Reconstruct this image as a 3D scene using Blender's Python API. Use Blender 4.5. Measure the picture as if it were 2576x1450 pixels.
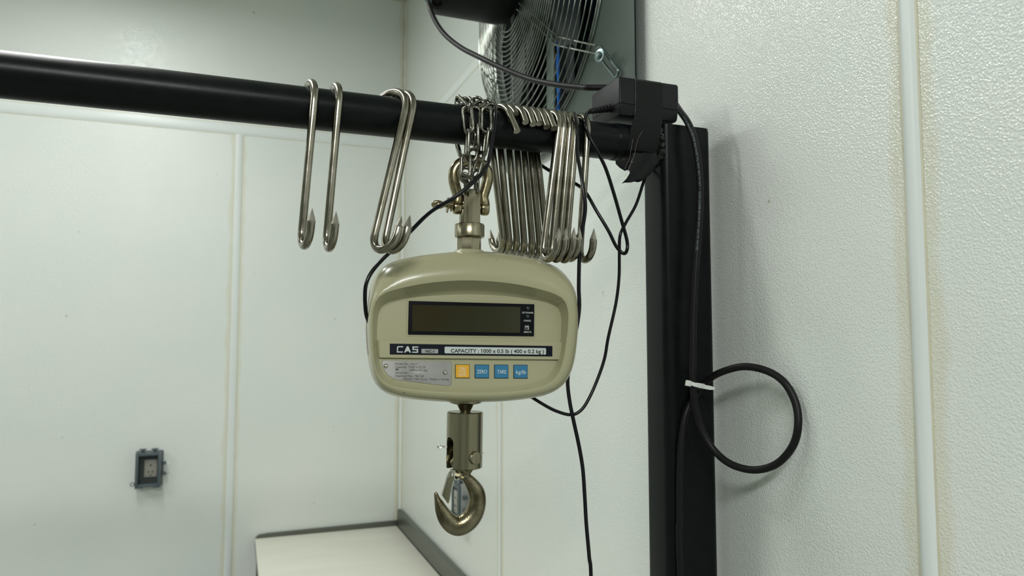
import bpy, bmesh, math, random
from mathutils import Vector, Matrix
random.seed(7)
R_ = math.radians
for o in list(bpy.data.objects): bpy.data.objects.remove(o)
scn = bpy.context.scene
C = scn.collection
V = Vector
# ------------------------------------------------------------------ camera
CAM = V((0, 0, 1.7)); F = 1817.0; YAW = R_(20.85); PIT = R_(4.17)
FW = V((math.sin(YAW)*math.cos(PIT), math.cos(YAW)*math.cos(PIT), math.sin(PIT)))
RT = V((math.cos(YAW), -math.sin(YAW), 0)); UP = RT.cross(FW)
cd = bpy.data.cameras.new('camera'); cam = bpy.data.objects.new('camera', cd); C.objects.link(cam)
cd.sensor_width = 36; cd.lens = 36*F/2576; cd.clip_start = .05; cd.clip_end = 50
cam.matrix_world = Matrix.Translation(CAM) @ Matrix((RT, UP, -FW)).transposed().to_4x4()
cd.dof.use_dof = True; cd.dof.focus_distance = .96; cd.dof.aperture_fstop = 6.3
scn.camera = cam
# ------------------------------------------------------------------ world, lights, exposure
w = bpy.data.worlds.new('world'); scn.world = w; w.use_nodes = True
w.node_tree.nodes['Background'].inputs[0].default_value = (.8, .95, .88, 1)
w.node_tree.nodes['Background'].inputs[1].default_value = .05
def area(name, loc, sx, sy, power, col, aim=(0, 0, -1)):
    l = bpy.data.lights.new(name, 'AREA'); l.shape = 'RECTANGLE'; l.size = sx; l.size_y = sy; l.energy = power; l.color = col
    o = bpy.data.objects.new(name, l); C.objects.link(o); o.location = loc
    o.rotation_euler = V(aim).to_track_quat('-Z', 'Y').to_euler(); return o
LC = (.985, 1.0, .975)
area('tube_light_behind', (-.6, -1.7, 3.2), 1.2, .3, 52, LC, (.1, .35, -1)).data.spread = R_(140)
area('tube_light_back_left', (-2.3, 2.5, 3.05), 1.2, .2, 9, LC, (.1, .2, -1))
area('tube_light_back', (-.5, 2.2, 3.17), .12, 1.2, 11, LC)
area('tube_light_middle', (-.6, 1.5, 3.22), .25, 1.1, 13, LC)
area('tube_light_left', (-2.3, 1.3, 3.0), .15, 1.2, 15, LC, (.45, 0, -1))
scn.view_settings.view_transform = 'Standard'; scn.view_settings.look = 'None'
scn.view_settings.gamma = 1; scn.view_settings.use_curve_mapping = False; scn.view_settings.exposure = 0.0
# ------------------------------------------------------------------ helpers
def ray(x, y): return FW + RT*((x-1288)/F) + UP*((725-y)/F)
def P(x, y, Y):            # point of the picture at depth Y (world)
    r = ray(x, y); return CAM + r*((Y-CAM.y)/r.y)
def PX(x, y, X):
    r = ray(x, y); return CAM + r*((X-CAM.x)/r.x)

def nodes(m): return m.node_tree.nodes, m.node_tree.links
def mat(name, col, rough=.5, metal=0., spec=.5, bump=0., bscale=100., bkind='noise', var=0., vscale=8., var2=None, coat=0., dist=.001, streak=None, speck=None):
    m = bpy.data.materials.new(name); m.use_nodes = True; N, L = nodes(m); b = N['Principled BSDF']
    b.inputs['Base Color'].default_value = (*col, 1); b.inputs['Roughness'].default_value = rough
    b.inputs['Metallic'].default_value = metal; b.inputs['Specular IOR Level'].default_value = spec
    b.inputs['Coat Weight'].default_value = coat
    tc = N.new('ShaderNodeTexCoord')
    src = tc.outputs['Object']
    if streak:
        mp = N.new('ShaderNodeMapping'); mp.inputs['Scale'].default_value = streak; L.new(src, mp.inputs[0]); vsrc = mp.outputs[0]
    else: vsrc = src
    if var:
        n = N.new('ShaderNodeTexNoise'); n.inputs['Scale'].default_value = vscale; n.inputs['Detail'].default_value = 6; L.new(vsrc, n.inputs['Vector'])
        r = N.new('ShaderNodeValToRGB'); r.color_ramp.elements[0].position = .3; r.color_ramp.elements[1].position = .7
        c2 = var2 or tuple(c*(1-var) for c in col)
        r.color_ramp.elements[0].color = (*c2, 1); r.color_ramp.elements[1].color = (*col, 1)
        L.new(n.outputs['Fac'], r.inputs[0]); L.new(r.outputs[0], b.inputs['Base Color'])
        mr = N.new('ShaderNodeMapRange'); mr.inputs['To Min'].default_value = max(.03, rough-.08); mr.inputs['To Max'].default_value = rough+.08
        L.new(n.outputs['Fac'], mr.inputs['Value']); L.new(mr.outputs[0], b.inputs['Roughness'])
    if speck:              # small dirt spots: (scale, threshold, colour)
        n = N.new('ShaderNodeTexNoise'); n.inputs['Scale'].default_value = speck[0]; n.inputs['Detail'].default_value = 2; L.new(src, n.inputs['Vector'])
        r = N.new('ShaderNodeValToRGB'); r.color_ramp.elements[0].position = speck[1]; r.color_ramp.elements[1].position = speck[1]+.03
        r.color_ramp.elements[0].color = (*col, 1); r.color_ramp.elements[1].color = (*speck[2], 1); L.new(n.outputs['Fac'], r.inputs[0]); L.new(r.outputs[0], b.inputs['Base Color'])
    if bump:
        if bkind == 'noise':
            t = N.new('ShaderNodeTexNoise'); t.inputs['Detail'].default_value = 3
        else:
            t = N.new('ShaderNodeTexVoronoi'); t.feature = 'SMOOTH_F1'
        t.inputs['Scale'].default_value = bscale; L.new(src, t.inputs['Vector'])
        bp = N.new('ShaderNodeBump'); bp.inputs['Strength'].default_value = bump; bp.inputs['Distance'].default_value = dist
        L.new(t.outputs[0], bp.inputs['Height']); L.new(bp.outputs[0], b.inputs['Normal'])
    return m

def panel_mat():
    # pebbled fibreglass wall panel; glue-yellowed along its side edges (half width comes from the object)
    m = bpy.data.materials.new('pebbled_panel'); m.use_nodes = True; N, L = nodes(m); b = N['Principled BSDF']
    b.inputs['Roughness'].default_value = .10; b.inputs['Specular IOR Level'].default_value = .5
    tc = N.new('ShaderNodeTexCoord'); at = N.new('ShaderNodeAttribute'); at.attribute_type = 'OBJECT'; at.attribute_name = 'half_width'
    sx = N.new('ShaderNodeSeparateXYZ'); L.new(tc.outputs['Object'], sx.inputs[0])
    ab = N.new('ShaderNodeMath'); ab.operation = 'ABSOLUTE'; L.new(sx.outputs['X'], ab.inputs[0])
    su = N.new('ShaderNodeMath'); su.operation = 'SUBTRACT'; L.new(at.outputs['Fac'], su.inputs[0]); L.new(ab.outputs[0], su.inputs[1])
    n = N.new('ShaderNodeTexNoise'); n.inputs['Scale'].default_value = 9; n.inputs['Detail'].default_value = 4; L.new(tc.outputs['Object'], n.inputs['Vector'])
    md = N.new('ShaderNodeMath'); md.operation = 'MULTIPLY_ADD'; md.inputs[1].default_value = -.035; L.new(n.outputs['Fac'], md.inputs[0]); L.new(su.outputs[0], md.inputs[2])
    mr = N.new('ShaderNodeMapRange'); mr.inputs['From Min'].default_value = .004; mr.inputs['From Max'].default_value = .016
    mr.inputs['To Min'].default_value = .5; mr.inputs['To Max'].default_value = 0; L.new(md.outputs[0], mr.inputs['Value'])
    n2 = N.new('ShaderNodeTexNoise'); n2.inputs['Scale'].default_value = 2.2; n2.inputs['Detail'].default_value = 3; L.new(tc.outputs['Object'], n2.inputs['Vector'])
    r = N.new('ShaderNodeValToRGB'); r.color_ramp.elements[0].position = .35; r.color_ramp.elements[1].position = .65
    r.color_ramp.elements[0].color = (.735, .785, .745, 1); r.color_ramp.elements[1].color = (.775, .80, .765, 1)
    L.new(n2.outputs['Fac'], r.inputs[0])
    mx = N.new('ShaderNodeMix'); mx.data_type = 'RGBA'; L.new(mr.outputs[0], mx.inputs['Factor']); L.new(r.outputs[0], mx.inputs['A'])
    mx.inputs['B'].default_value = (.66, .64, .47, 1)
    n3 = N.new('ShaderNodeTexNoise'); n3.inputs['Scale'].default_value = 26; n3.inputs['Detail'].default_value = 2; L.new(tc.outputs['Object'], n3.inputs['Vector'])
    r3 = N.new('ShaderNodeValToRGB'); r3.color_ramp.elements[0].position = .76; r3.color_ramp.elements[1].position = .80
    r3.color_ramp.elements[0].color = (0, 0, 0, 1); r3.color_ramp.elements[1].color = (1, 1, 1, 1); L.new(n3.outputs['Fac'], r3.inputs[0])
    m2 = N.new('ShaderNodeMix'); m2.data_type = 'RGBA'; L.new(r3.outputs[0], m2.inputs['Factor']); L.new(mx.outputs['Result'], m2.inputs['A'])
    m2.inputs['B'].default_value = (.45, .40, .28, 1)
    L.new(m2.outputs['Result'], b.inputs['Base Color'])
    v = N.new('ShaderNodeTexVoronoi'); v.feature = 'F1'; v.inputs['Scale'].default_value = 340; L.new(tc.outputs['Object'], v.inputs['Vector'])
    dm = N.new('ShaderNodeMapRange'); dm.interpolation_type = 'SMOOTHERSTEP'; dm.inputs['From Min'].default_value = 0; dm.inputs['From Max'].default_value = .85
    dm.inputs['To Min'].default_value = 0; dm.inputs['To Max'].default_value = 1; L.new(v.outputs['Distance'], dm.inputs['Value'])
    n4 = N.new('ShaderNodeTexNoise'); n4.inputs['Scale'].default_value = 420; n4.inputs['Detail'].default_value = 2; L.new(tc.outputs['Object'], n4.inputs['Vector'])
    ad = N.new('ShaderNodeMath'); ad.operation = 'MULTIPLY_ADD'; ad.inputs[1].default_value = .8; L.new(n4.outputs['Fac'], ad.inputs[0]); L.new(dm.outputs[0], ad.inputs[2])
    bp = N.new('ShaderNodeBump'); bp.inputs['Strength'].default_value = 1; bp.inputs['Distance'].default_value = .00036; bp.invert = True
    L.new(ad.outputs[0], bp.inputs['Height']); L.new(bp.outputs[0], b.inputs['Normal'])
    return m
M = dict(
    panel=panel_mat(),
    strip=mat('white_trim', (.76, .81, .79), .35, var=.06, vscale=3),
    caulk=mat('yellow_caulk', (.66, .64, .49), .45, var=.12, vscale=30, bump=.3, bscale=80),
    ceil=mat('ceiling_paint', (.80, .82, .77), .7),
    floor=mat('floor_coat', (.30, .31, .28), .6, var=.2),
    dull=mat('grey_backing', (.38, .40, .37), .7),
    shell=mat('wall_backing', (.66, .72, .66), .6),
    black=mat('black_paint', (.0045, .0065, .0068), .34, spec=.16, var=.35, vscale=40, bump=.12, bscale=160, dist=.0006),
    weld=mat('weld_metal', (.010, .011, .010), .25, spec=.4, bump=.8, bscale=260, dist=.002),
    stain=mat('stainless_rod', (.38, .36, .30), .20, metal=1., var=.3, vscale=34, var2=(.22, .205, .16), bump=.05, bscale=300),
    point=mat('ground_steel', (.40, .38, .32), .26, metal=1.),
    chain=mat('galvanised_link', (.27, .27, .235), .25, metal=1., var=.4, vscale=120, var2=(.11, .105, .08), bump=.15, bscale=400),
    shack=mat('yellow_zinc', (.42, .37, .24), .24, metal=1., var=.35, vscale=70, var2=(.20, .165, .09), bump=.1, bscale=300),
    turned=mat('turned_steel', (.36, .335, .24), .27, metal=1., var=.3, vscale=90, streak=(1, 1, .04), var2=(.23, .21, .14)),
    forged=mat('forged_nickel', (.27, .245, .165), .27, metal=1., var=.45, vscale=60, var2=(.13, .108, .06), bump=.25, bscale=420),
    bright=mat('bright_steel', (.6, .6, .55), .18, metal=1.),
    cream=mat('beige_enamel', (.385, .372, .232), .26, spec=.45, coat=.15, bump=.03, bscale=40, speck=(95, .755, (.10, .08, .04))),
    bezel=mat('black_plastic', (.003, .004, .006), .25, spec=.12),
    lcd=mat('display_glass', (.030, .034, .017), .12, spec=.3, var=.3, vscale=14, var2=(.036, .028, .012)),  # brownish patches paint a faint reflection into the dark glass
    navy=mat('dark_label', (.004, .006, .012), .35, spec=.12),
    pale=mat('pale_print', (.50, .55, .53), .5),
    silver=mat('silver_print', (.30, .31, .30), .4),
    ink=mat('black_ink', (.010, .011, .010), .5),
    white=mat('white_ink', (.62, .66, .62), .5),
    plate=mat('brushed_plate', (.34, .34, .32), .36, metal=.85, var=.35, vscale=18, var2=(.20, .20, .19)),
    amber=mat('amber_key', (.74, .38, .012), .35),
    blue=mat('blue_key', (.018, .17, .33), .35),
    green=mat('lamp_lens', (.02, .045, .035), .15),
    rubber=mat('black_rubber', (.006, .006, .0065), .45, spec=.25, var=.2, vscale=60),
    vinyl=mat('black_vinyl', (.003, .0035, .005), .22, spec=.3),
    abs=mat('grained_plastic', (.0075, .0085, .0105), .42, spec=.25, bump=.5, bscale=700, dist=.0005),
    tape=mat('electrical_tape', (.005, .0055, .006), .4, spec=.2, bump=.15, bscale=60, dist=.002),
    fray=mat('tape_fray', (.25, .22, .21), .5),
    print=mat('grey_print', (.22, .29, .28), .5),
    tie=mat('white_nylon', (.70, .74, .70), .4),
    duct=mat('grey_green_enamel', (.060, .083, .070), .38, var=.1, vscale=6),
    wire=mat('chromed_wire', (.38, .42, .385), .22, metal=1., var=.3, vscale=40, var2=(.22, .215, .18)),
    blade=mat('dark_blade', (.010, .016, .020), .3, spec=.35),
    bedge=mat('blue_film', (.02, .17, .62), .15),
    shut=mat('lit_grey_slat', (.21, .27, .24), .45),  # slat colour with reflected light painted in
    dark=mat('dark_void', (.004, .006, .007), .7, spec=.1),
    zinc=mat('blue_zinc', (.28, .36, .36), .24, metal=1., var=.2, vscale=60),
    motor=mat('motor_enamel', (.008, .009, .009), .45, spec=.2, bump=.15, bscale=300),
    sstable=mat('table_steel', (.16, .17, .15), .38, metal=.8, var=.1, vscale=5),
    poly=mat('white_board', (.80, .79, .69), .55, var=.06, vscale=3, streak=(1, 4, 1)),
    obox=mat('outlet_cover', (.080, .105, .115), .4),
    oin=mat('outlet_inside', (.035, .042, .042), .5),
    orec=mat('receptacle', (.32, .31, .27), .45),
    sticker=mat('side_sticker', (.62, .55, .55), .4),
)
def link_obj(name, me, mt, parent=None):
    o = bpy.data.objects.new(name, me); C.objects.link(o)
    if mt is not None: me.materials.append(mt)
    if parent is not None:
        o.parent = parent; pm = wm(parent)
        me.transform(pm.inverted())
    return o
def wm(o):
    m = o.matrix_basis.copy()
    return wm(o.parent) @ m if o.parent else m
def obj(name, bm, mt, parent=None, smooth=True, sharp=40):
    bmesh.ops.recalc_face_normals(bm, faces=bm.faces)
    me = bpy.data.meshes.new(name); bm.to_mesh(me); bm.free()
    if smooth:
        for p in me.polygons: p.use_smooth = True
        if sharp is not None: me.set_sharp_from_angle(angle=R_(sharp))
    return link_obj(name, me, mt, parent)
def tag(o, label, cat, group=None):
    o['label'] = label; o['category'] = cat
    if group: o['group'] = group
    return o
def thing(name, label, cat, loc, rot=None, group=None):
    o = bpy.data.objects.new(name, None); C.objects.link(o); o.empty_display_size = .02
    o.matrix_basis = Matrix.Translation(V(loc)) @ (rot.to_4x4() if rot else Matrix.Identity(4))
    return tag(o, label, cat, group)
def struct(o): o['kind'] = 'structure'; return o
def box(bm, lo, hi, bev=0, seg=2, mtx=None):
    lo, hi = V(lo), V(hi)
    r = bmesh.ops.create_cube(bm, size=1)
    vs = r['verts']
    for v in vs: v.co = V(((lo[i]+hi[i])/2 + v.co[i]*(hi[i]-lo[i]) for i in range(3)))
    if bev:
        es = list({e for v in vs for e in v.link_edges})
        rr = bmesh.ops.bevel(bm, geom=es, offset=bev, segments=seg, profile=.5, affect='EDGES')
        vs = list({v for v in rr['verts']} | {v for v in vs if v.is_valid})
    if mtx:
        for v in vs: v.co = mtx @ v.co
    return vs
def frames(pts, closed=False):
    n = len(pts); T = []
    for i in range(n):
        if closed: t = pts[(i+1) % n]-pts[i-1]
        else: t = pts[min(i+1, n-1)]-pts[max(i-1, 0)]
        T.append(t.normalized())
    a = V((0, 0, 1)) if abs(T[0].z) < .9 else V((1, 0, 0))
    u = (a - T[0]*a.dot(T[0])).normalized(); U = [u]
    for i in range(1, n):
        q = T[i-1].rotation_difference(T[i]); u = (q @ U[-1]); u = (u - T[i]*u.dot(T[i])).normalized(); U.append(u)
    if closed:
        q = T[-1].rotation_difference(T[0]); ue = q @ U[-1]
        ang = math.atan2(T[0].cross(ue).dot(U[0]), ue.dot(U[0]))
        U = [Matrix.Rotation(ang*i/n, 3, T[i]) @ U[i] for i in range(n)]
    return T, U
def tube(bm, pts, r, seg=10, closed=False, cap=True, flat=1.0, ref=None):
    pts = [V(p) for p in pts]; n = len(pts); T, U = frames(pts, closed)
    rs = r if isinstance(r, (list, tuple)) else [r]*n
    rings = []
    for i in range(n):
        if ref is not None:
            U[i] = (V(ref) - T[i]*V(ref).dot(T[i])).normalized()
        B = T[i].cross(U[i]); ring = []
        for k in range(seg):
            a = 2*math.pi*k/seg
            ring.append(bm.verts.new(pts[i] + (U[i]*math.cos(a)*flat + B*math.sin(a))*rs[i]))
        rings.append(ring)
    for i in range(n if closed else n-1):
        A, Bq = rings[i], rings[(i+1) % n]
        for k in range(seg): bm.faces.new((A[k], A[(k+1) % seg], Bq[(k+1) % seg], Bq[k]))
    if cap and not closed:
        bm.faces.new(rings[0][::-1]); bm.faces.new(rings[-1])
    return rings
def smoothpath(pts, step=6, closed=False):
    pts = [V(p) for p in pts]; n = len(pts); out = []
    rng = range(n if closed else n-1)
    for i in rng:
        if closed: a, b, c, d = pts[i-1], pts[i], pts[(i+1) % n], pts[(i+2) % n]
        else: a, b, c, d = pts[max(i-1, 0)], pts[i], pts[i+1], pts[min(i+2, n-1)]
        for k in range(step):
            t = k/step
            out.append(.5*((2*b)+(c-a)*t+(2*a-5*b+4*c-d)*t*t+(3*b-a-3*c+d)*t**3))
    if not closed: out.append(pts[-1].copy())
    return out
def sm1(vals, step=6):
    o = smoothpath([(v, 0, 0) for v in vals], step); return [p.x for p in o]
def lathe(bm, prof, O, axis, seg=32, cap=True, ref=None):
    # prof: list of (radius, height along axis)
    axis = V(axis).normalized(); a = V(ref) if ref is not None else (V((1, 0, 0)) if abs(axis.x) < .9 else V((0, 1, 0)))
    u = (a-axis*a.dot(axis)).normalized(); v = axis.cross(u); O = V(O); rings = []
    for r, h in prof:
        rings.append([bm.verts.new(O+axis*h+(u*math.cos(2*math.pi*k/seg)+v*math.sin(2*math.pi*k/seg))*max(r, 1e-5)) for k in range(seg)])
    for i in range(len(rings)-1):
        for k in range(seg): bm.faces.new((rings[i][k], rings[i][(k+1) % seg], rings[i+1][(k+1) % seg], rings[i+1][k]))
    if cap: bm.faces.new(rings[0][::-1]); bm.faces.new(rings[-1])
def prism(bm, pts, off):
    # pts: outline, off: extrusion vector
    A = [bm.verts.new(V(p)) for p in pts]; B = [bm.verts.new(V(p)+V(off)) for p in pts]; n = len(A)
    bm.faces.new(A); bm.faces.new(B[::-1])
    for k in range(n): bm.faces.new((A[k], B[k], B[(k+1) % n], A[(k+1) % n]))
NB = bmesh.new
# ------------------------------------------------------------------ room
WX = .72; WY = 3.315; CZ = 3.337; TZ = 2.62; LX = -3.6; FY = -3.0
def slab(name, lo, hi, mt, parent=None):
    bm = NB(); box(bm, lo, hi); return obj(name, bm, mt, parent, smooth=False)
struct(slab('floor', (LX-.1, FY-.1, -.1), (WX+.12, WY+.12, 0), M['floor']))
struct(slab('ceiling', (LX-.1, FY-.1, CZ), (WX+.12, WY+.12, CZ+.1), M['ceil']))
struct(slab('wall_left', (LX-.1, FY-.1, 0), (LX, WY+.1, CZ), M['shell']))
struct(slab('wall_front', (LX, FY-.1, 0), (WX+.1, FY, CZ), M['dull']))
wr = struct(slab('wall_right', (WX+.006, FY-.1, 0), (WX+.1, WY+.1, CZ), M['shell']))
wb = struct(slab('wall_back', (LX, WY+.006, 0), (WX+.006, WY+.1, CZ), M['shell']))
def panel(parent, side, a, b, z0, z1):
    hw = (b-a)/2; bm = NB()
    o = bpy.data.objects.new('panel', None)
    me = bpy.data.meshes.new('panel'); box(bm, (-hw, -.003, -(z1-z0)/2), (hw, .003, (z1-z0)/2), .001, 1); bm.to_mesh(me); bm.free()
    me.materials.append(M['panel']); o = bpy.data.objects.new('panel', me); C.objects.link(o); o.parent = parent
    if side == 'right': o.matrix_basis = Matrix.Translation((WX+.003, (a+b)/2, (z0+z1)/2)) @ Matrix.Rotation(R_(90), 4, 'Z')
    else: o.matrix_basis = Matrix.Translation(((a+b)/2, WY+.003, (z0+z1)/2))
    o['half_width'] = hw
seamR = [-2.2, -.80, .598, 1.987, 3.315]; seamB = [-3.6, -2.73, -1.37, -.010, .72]
for i in range(len(seamR)-1): panel(wr, 'right', seamR[i]+.0015, seamR[i+1]-.0015, .002, TZ-.002)
for i in range(len(seamB)-1): panel(wb, 'back', seamB[i]+.0015, seamB[i+1]-.0015, .002, TZ-.002)
panel(wr, 'right', -2.2, 3.3135, TZ+.002, CZ-.001); panel(wb, 'back', -3.6, .7185, TZ+.002, CZ-.001)
# trims: a low crowned strip, with a bead of yellowed caulk along each side
tn = [0]
def trim(a, b, wdt, nrm, caulk=True, cw=.0027):
    a, b, nrm = V(a), V(b), V(nrm); d = (b-a).normalized(); s = d.cross(nrm).normalized(); tn[0] += 1
    bm = NB(); h = wdt/2
    prof = [(-h, 0), (-h, .0012), (-h*.72, .0032), (-h*.3, .0042), (h*.3, .0042), (h*.72, .0032), (h, .0012), (h, 0)]
    prism(bm, [a+s*x+nrm*y for x, y in prof], b-a)
    o = struct(obj('trim_%d' % tn[0], bm, M['strip'], None, sharp=25))
    if caulk:
        n = 40
        for sd in (-1, 1):
            bm = NB(); rnd = random.Random(tn[0]*3+sd)
            pts = [a+(b-a)*(k/n)+s*sd*(h+.0008+rnd.uniform(-.0006, .0006))+nrm*.0004 for k in range(n+1)]
            tube(bm, pts, [cw*rnd.uniform(.6, 1.0) for _ in pts], 6, flat=.45, ref=nrm)
            obj('caulk_bead', bm, M['caulk'], o)
    return o
RN = (-1, 0, 0); BN = (0, -1, 0)
for y in (-.80, .598, 1.987): trim((WX, y, 0.01), (WX, y, TZ-.018), .021, RN, cw=.0022 if y > .5 else .002)
trim((WX, -2.2, TZ), (WX, WY-.02, TZ), .036, RN)
for x in (-2.73, -1.37, -.010): trim((x, WY, .01), (x, WY, TZ-.022), .030, BN)
trim((LX+.03, WY, TZ), (WX-.02, WY, TZ), .045, BN)
# inside corner cove (wall to wall), two lengths, and the cove under the ceiling
def cove(a, b, n1, n2, r, name='trim'):
    a, b, n1, n2 = V(a), V(b), V(n1), V(n2); tn[0] += 1; bm = NB()
    pr = [a+n1*0+n2*0, a+n1*r] + [a+n1*(r-r*math.sin(t))+n2*(r-r*math.cos(t)) for t in [R_(q) for q in (15, 30, 45, 60, 75)]] + [a+n2*r]
    prism(bm, pr, b-a); o = struct(obj('trim_%d' % tn[0], bm, M['strip'], None))
    for nn in (n1, n2):
        bm = NB(); pts = [a+(b-a)*(k/30)+nn*(r+.001) for k in range(31)]; rnd = random.Random(tn[0])
        tube(bm, pts, [.005*rnd.uniform(.6, 1) for _ in pts], 6); obj('caulk_bead', bm, M['caulk'], o)
cove((WX, WY, .01), (WX, WY, TZ-.02), (-1, 0, 0), (0, -1, 0), .017)
cove((WX, WY, TZ+.02), (WX, WY, CZ-.018), (-1, 0, 0), (0, -1, 0), .012)
cove((LX, WY, CZ), (WX-.02, WY, CZ), (0, -1, 0), (0, 0, -1), .014)
cove((WX, FY, CZ), (WX, WY-.02, CZ), (-1, 0, 0), (0, 0, -1), .014)
# ------------------------------------------------------------------ steel rack: pipe + post
PY, PZ, PR = .971, 2.007, .0275
rack = thing('hanging_rack', 'black painted steel crossbar pipe welded to an upright square post by the wall', 'rack', (.65, .97, 0))
bm = NB(); tube(bm, [(LX+.02, PY, PZ), (-1.5, PY, PZ), (.45, PY, PZ), (.6125, PY, PZ)], PR, 48); obj('crossbar', bm, M['black'], rack)
bm = NB(); px0, px1, py0, py1, rr = .608, .6975, .940, 1.006, .013
outl = []
for cx, cy, a0 in ((px1-rr, py1-rr, 0), (px0+rr, py1-rr, 90), (px0+rr, py0+rr, 180), (px1-rr, py0+rr, 270)):
    for k in range(7): a = R_(a0+k*15); outl.append(V((cx+rr*math.cos(a), cy+rr*math.sin(a), 0)))
prism(bm, outl, (0, 0, 2.032)); obj('post', bm, M['black'], rack, sharp=35)
bm = NB(); cc = V(((px0+px1)/2, (py0+py1)/2, 0)); prism(bm, [cc+(p-cc)*.985+V((0, 0, 2.032)) for p in outl], (0, 0, .004)); obj('end_cap', bm, M['black'], rack)
bm = NB(); pts = []; rad = []; rnd = random.Random(5)
for k in range(72):
    a = 2*math.pi*k/72; q = PR+.0015+rnd.uniform(-.001, .0022)
    pts.append(V((px0-.001+rnd.uniform(-.0015, .001), PY+q*math.cos(a), PZ+q*math.sin(a)))); rad.append(.0042+rnd.uniform(-.0012, .0014)+(.0025 if math.sin(a) < -.5 else 0))
tube(bm, pts, rad, 8, closed=True); obj('weld_bead', bm, M['weld'], rack)
bm = NB(); tube(bm, [(.535, PY, PZ), (.5362, PY, PZ), (.6, PY, PZ)], [PR+.0004, PR+.0011, PR+.0011], 48); obj('tape_sleeve', bm, M['black'], rack)  # smooth tape wrap round the pipe, running up to the weld
# ------------------------------------------------------------------ meat hooks
RW = .0052
HK = [('n',0.0802,0.160,0.069,0.1701,0.0208),('n',0.1128,0.107,0.068,0.1720,0.0204),('n',0.1834,0.546,0.280,0.1810,0.0211),('n',0.1981,0.433,0.229,0.1768,0.0217),
('n',0.4262,0.100,0.145,0.1763,0.0194),('n',0.4366,0.030,0.110,0.1750,0.0196),('n',0.4470,0.021,0.100,0.1739,0.0209),('n',0.4574,0.000,0.096,0.1726,0.0199),('n',0.4760,0.012,0.078,0.1729,0.0200),
('f',0.3530,3.227,0.134,0.1479,0.0209,1.66),('f',0.3642,3.163,0.102,0.1516,0.0199,1.05),('f',0.3768,3.129,0.093,0.1503,0.0212,1.41),('f',0.3889,3.097,0.082,0.1521,0.0212,1.47),('f',0.4000,3.083,0.090,0.1544,0.0212,1.39),('f',0.4106,3.074,0.097,0.1551,0.0210,1.53),('f',0.4212,3.080,0.110,0.1559,0.0208,1.56)]
HL = ['stainless meat hook hanging furthest left on the black pipe, apart from the others',
 'stainless meat hook second from the left on the pipe, beside the leftmost one',
 'left hook of the leaning pair hanging above the scale\'s left corner',
 'right hook of the leaning pair hanging above the scale\'s left corner',
 'first right-pointing hook next to the crossed bunch, its shank partly overlapped',
 'second right-pointing hook in the tight row of four right of the bunch',
 'third right-pointing hook in the tight row of four right of the bunch',
 'fourth right-pointing hook, last of the tight row of four',
 'single meat hook furthest right on the pipe with a cable hanging across it',
 'backward hook nearest the chain, blunt end in front, point showing left above the scale',
 'backward hook second from the chain, short blunt end sitting highest in front',
 'backward hook third from the chain, blunt end in front of the pipe',
 'backward hook fourth from the chain, in the middle of the bunch',
 'backward hook fifth from the chain, blunt end in front of the pipe',
 'backward hook sixth from the chain, second last of the bunch',
 'backward hook seventh from the chain, last of the bunch before the row of four']
for i, (kind, x0, psi, lam, L, b, *th) in enumerate(HK):
    pe = (psi+math.pi/2) % math.pi - math.pi/2
    u = V((math.sin(psi), -math.cos(psi), 0)); s = V((math.cos(psi), math.sin(psi), 0)); zz = V((0, 0, 1))*math.cos(lam)+s*math.sin(lam)
    if kind == 'n': Rr = (PR+RW+.0003)/math.cos(pe); O = V((x0, PY, PZ)); te = 96; up_t = .023
    else: Rr = .0365; O = V((x0, PY, PZ+PR+RW+.0002-Rr)); te = min(math.degrees(th[0]), 60); up_t = .016
    f = lambda a, c: O+u*a+zz*c
    t = thing('meat_hook', HL[i], 'hook', O+V((0, 0, Rr)), group='stainless meat hooks hung over the pipe')
    na = 10
    pl = [f(-Rr*math.sin(R_(te*(1-k/na))), Rr*math.cos(R_(te*(1-k/na)))) for k in range(na)]
    if kind == 'f':
        ex = max(0, (.5-math.cos(th[0]))*Rr/.87)+(.010 if i == 9 else 0)
        if ex > .002: pl = [pl[0]-u*math.cos(R_(60))*ex-zz*math.sin(R_(60))*ex]+pl
    pl += [f(Rr*math.sin(R_(a)), Rr*math.cos(R_(a))) for a in range(0, 91, 10)]
    pl += [f(Rr, -L*.2), f(Rr, -L*.5), f(Rr, -L*.8), f(Rr, -L*.93)]
    pl += [f(Rr+b-b*math.cos(R_(a)), -L-b*math.sin(R_(a))) for a in range(0, 181, 15)]
    tip = f(Rr+2*b, -L+up_t); pt0 = tip-zz*.017
    if kind == 'n': pl.append(pt0)
    else: pt0 = pl[-1]+zz*.0005
    bm = NB(); tube(bm, pl, RW, 16); obj('rod', bm, M['stain'], t, sharp=60)
    bm = NB(); dz = (tip-pt0)
    tube(bm, [pt0, pt0+dz*.06, tip], [RW*1.0, RW*1.06, .00015], 6); obj('point', bm, M['point'], t, sharp=20)
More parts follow.
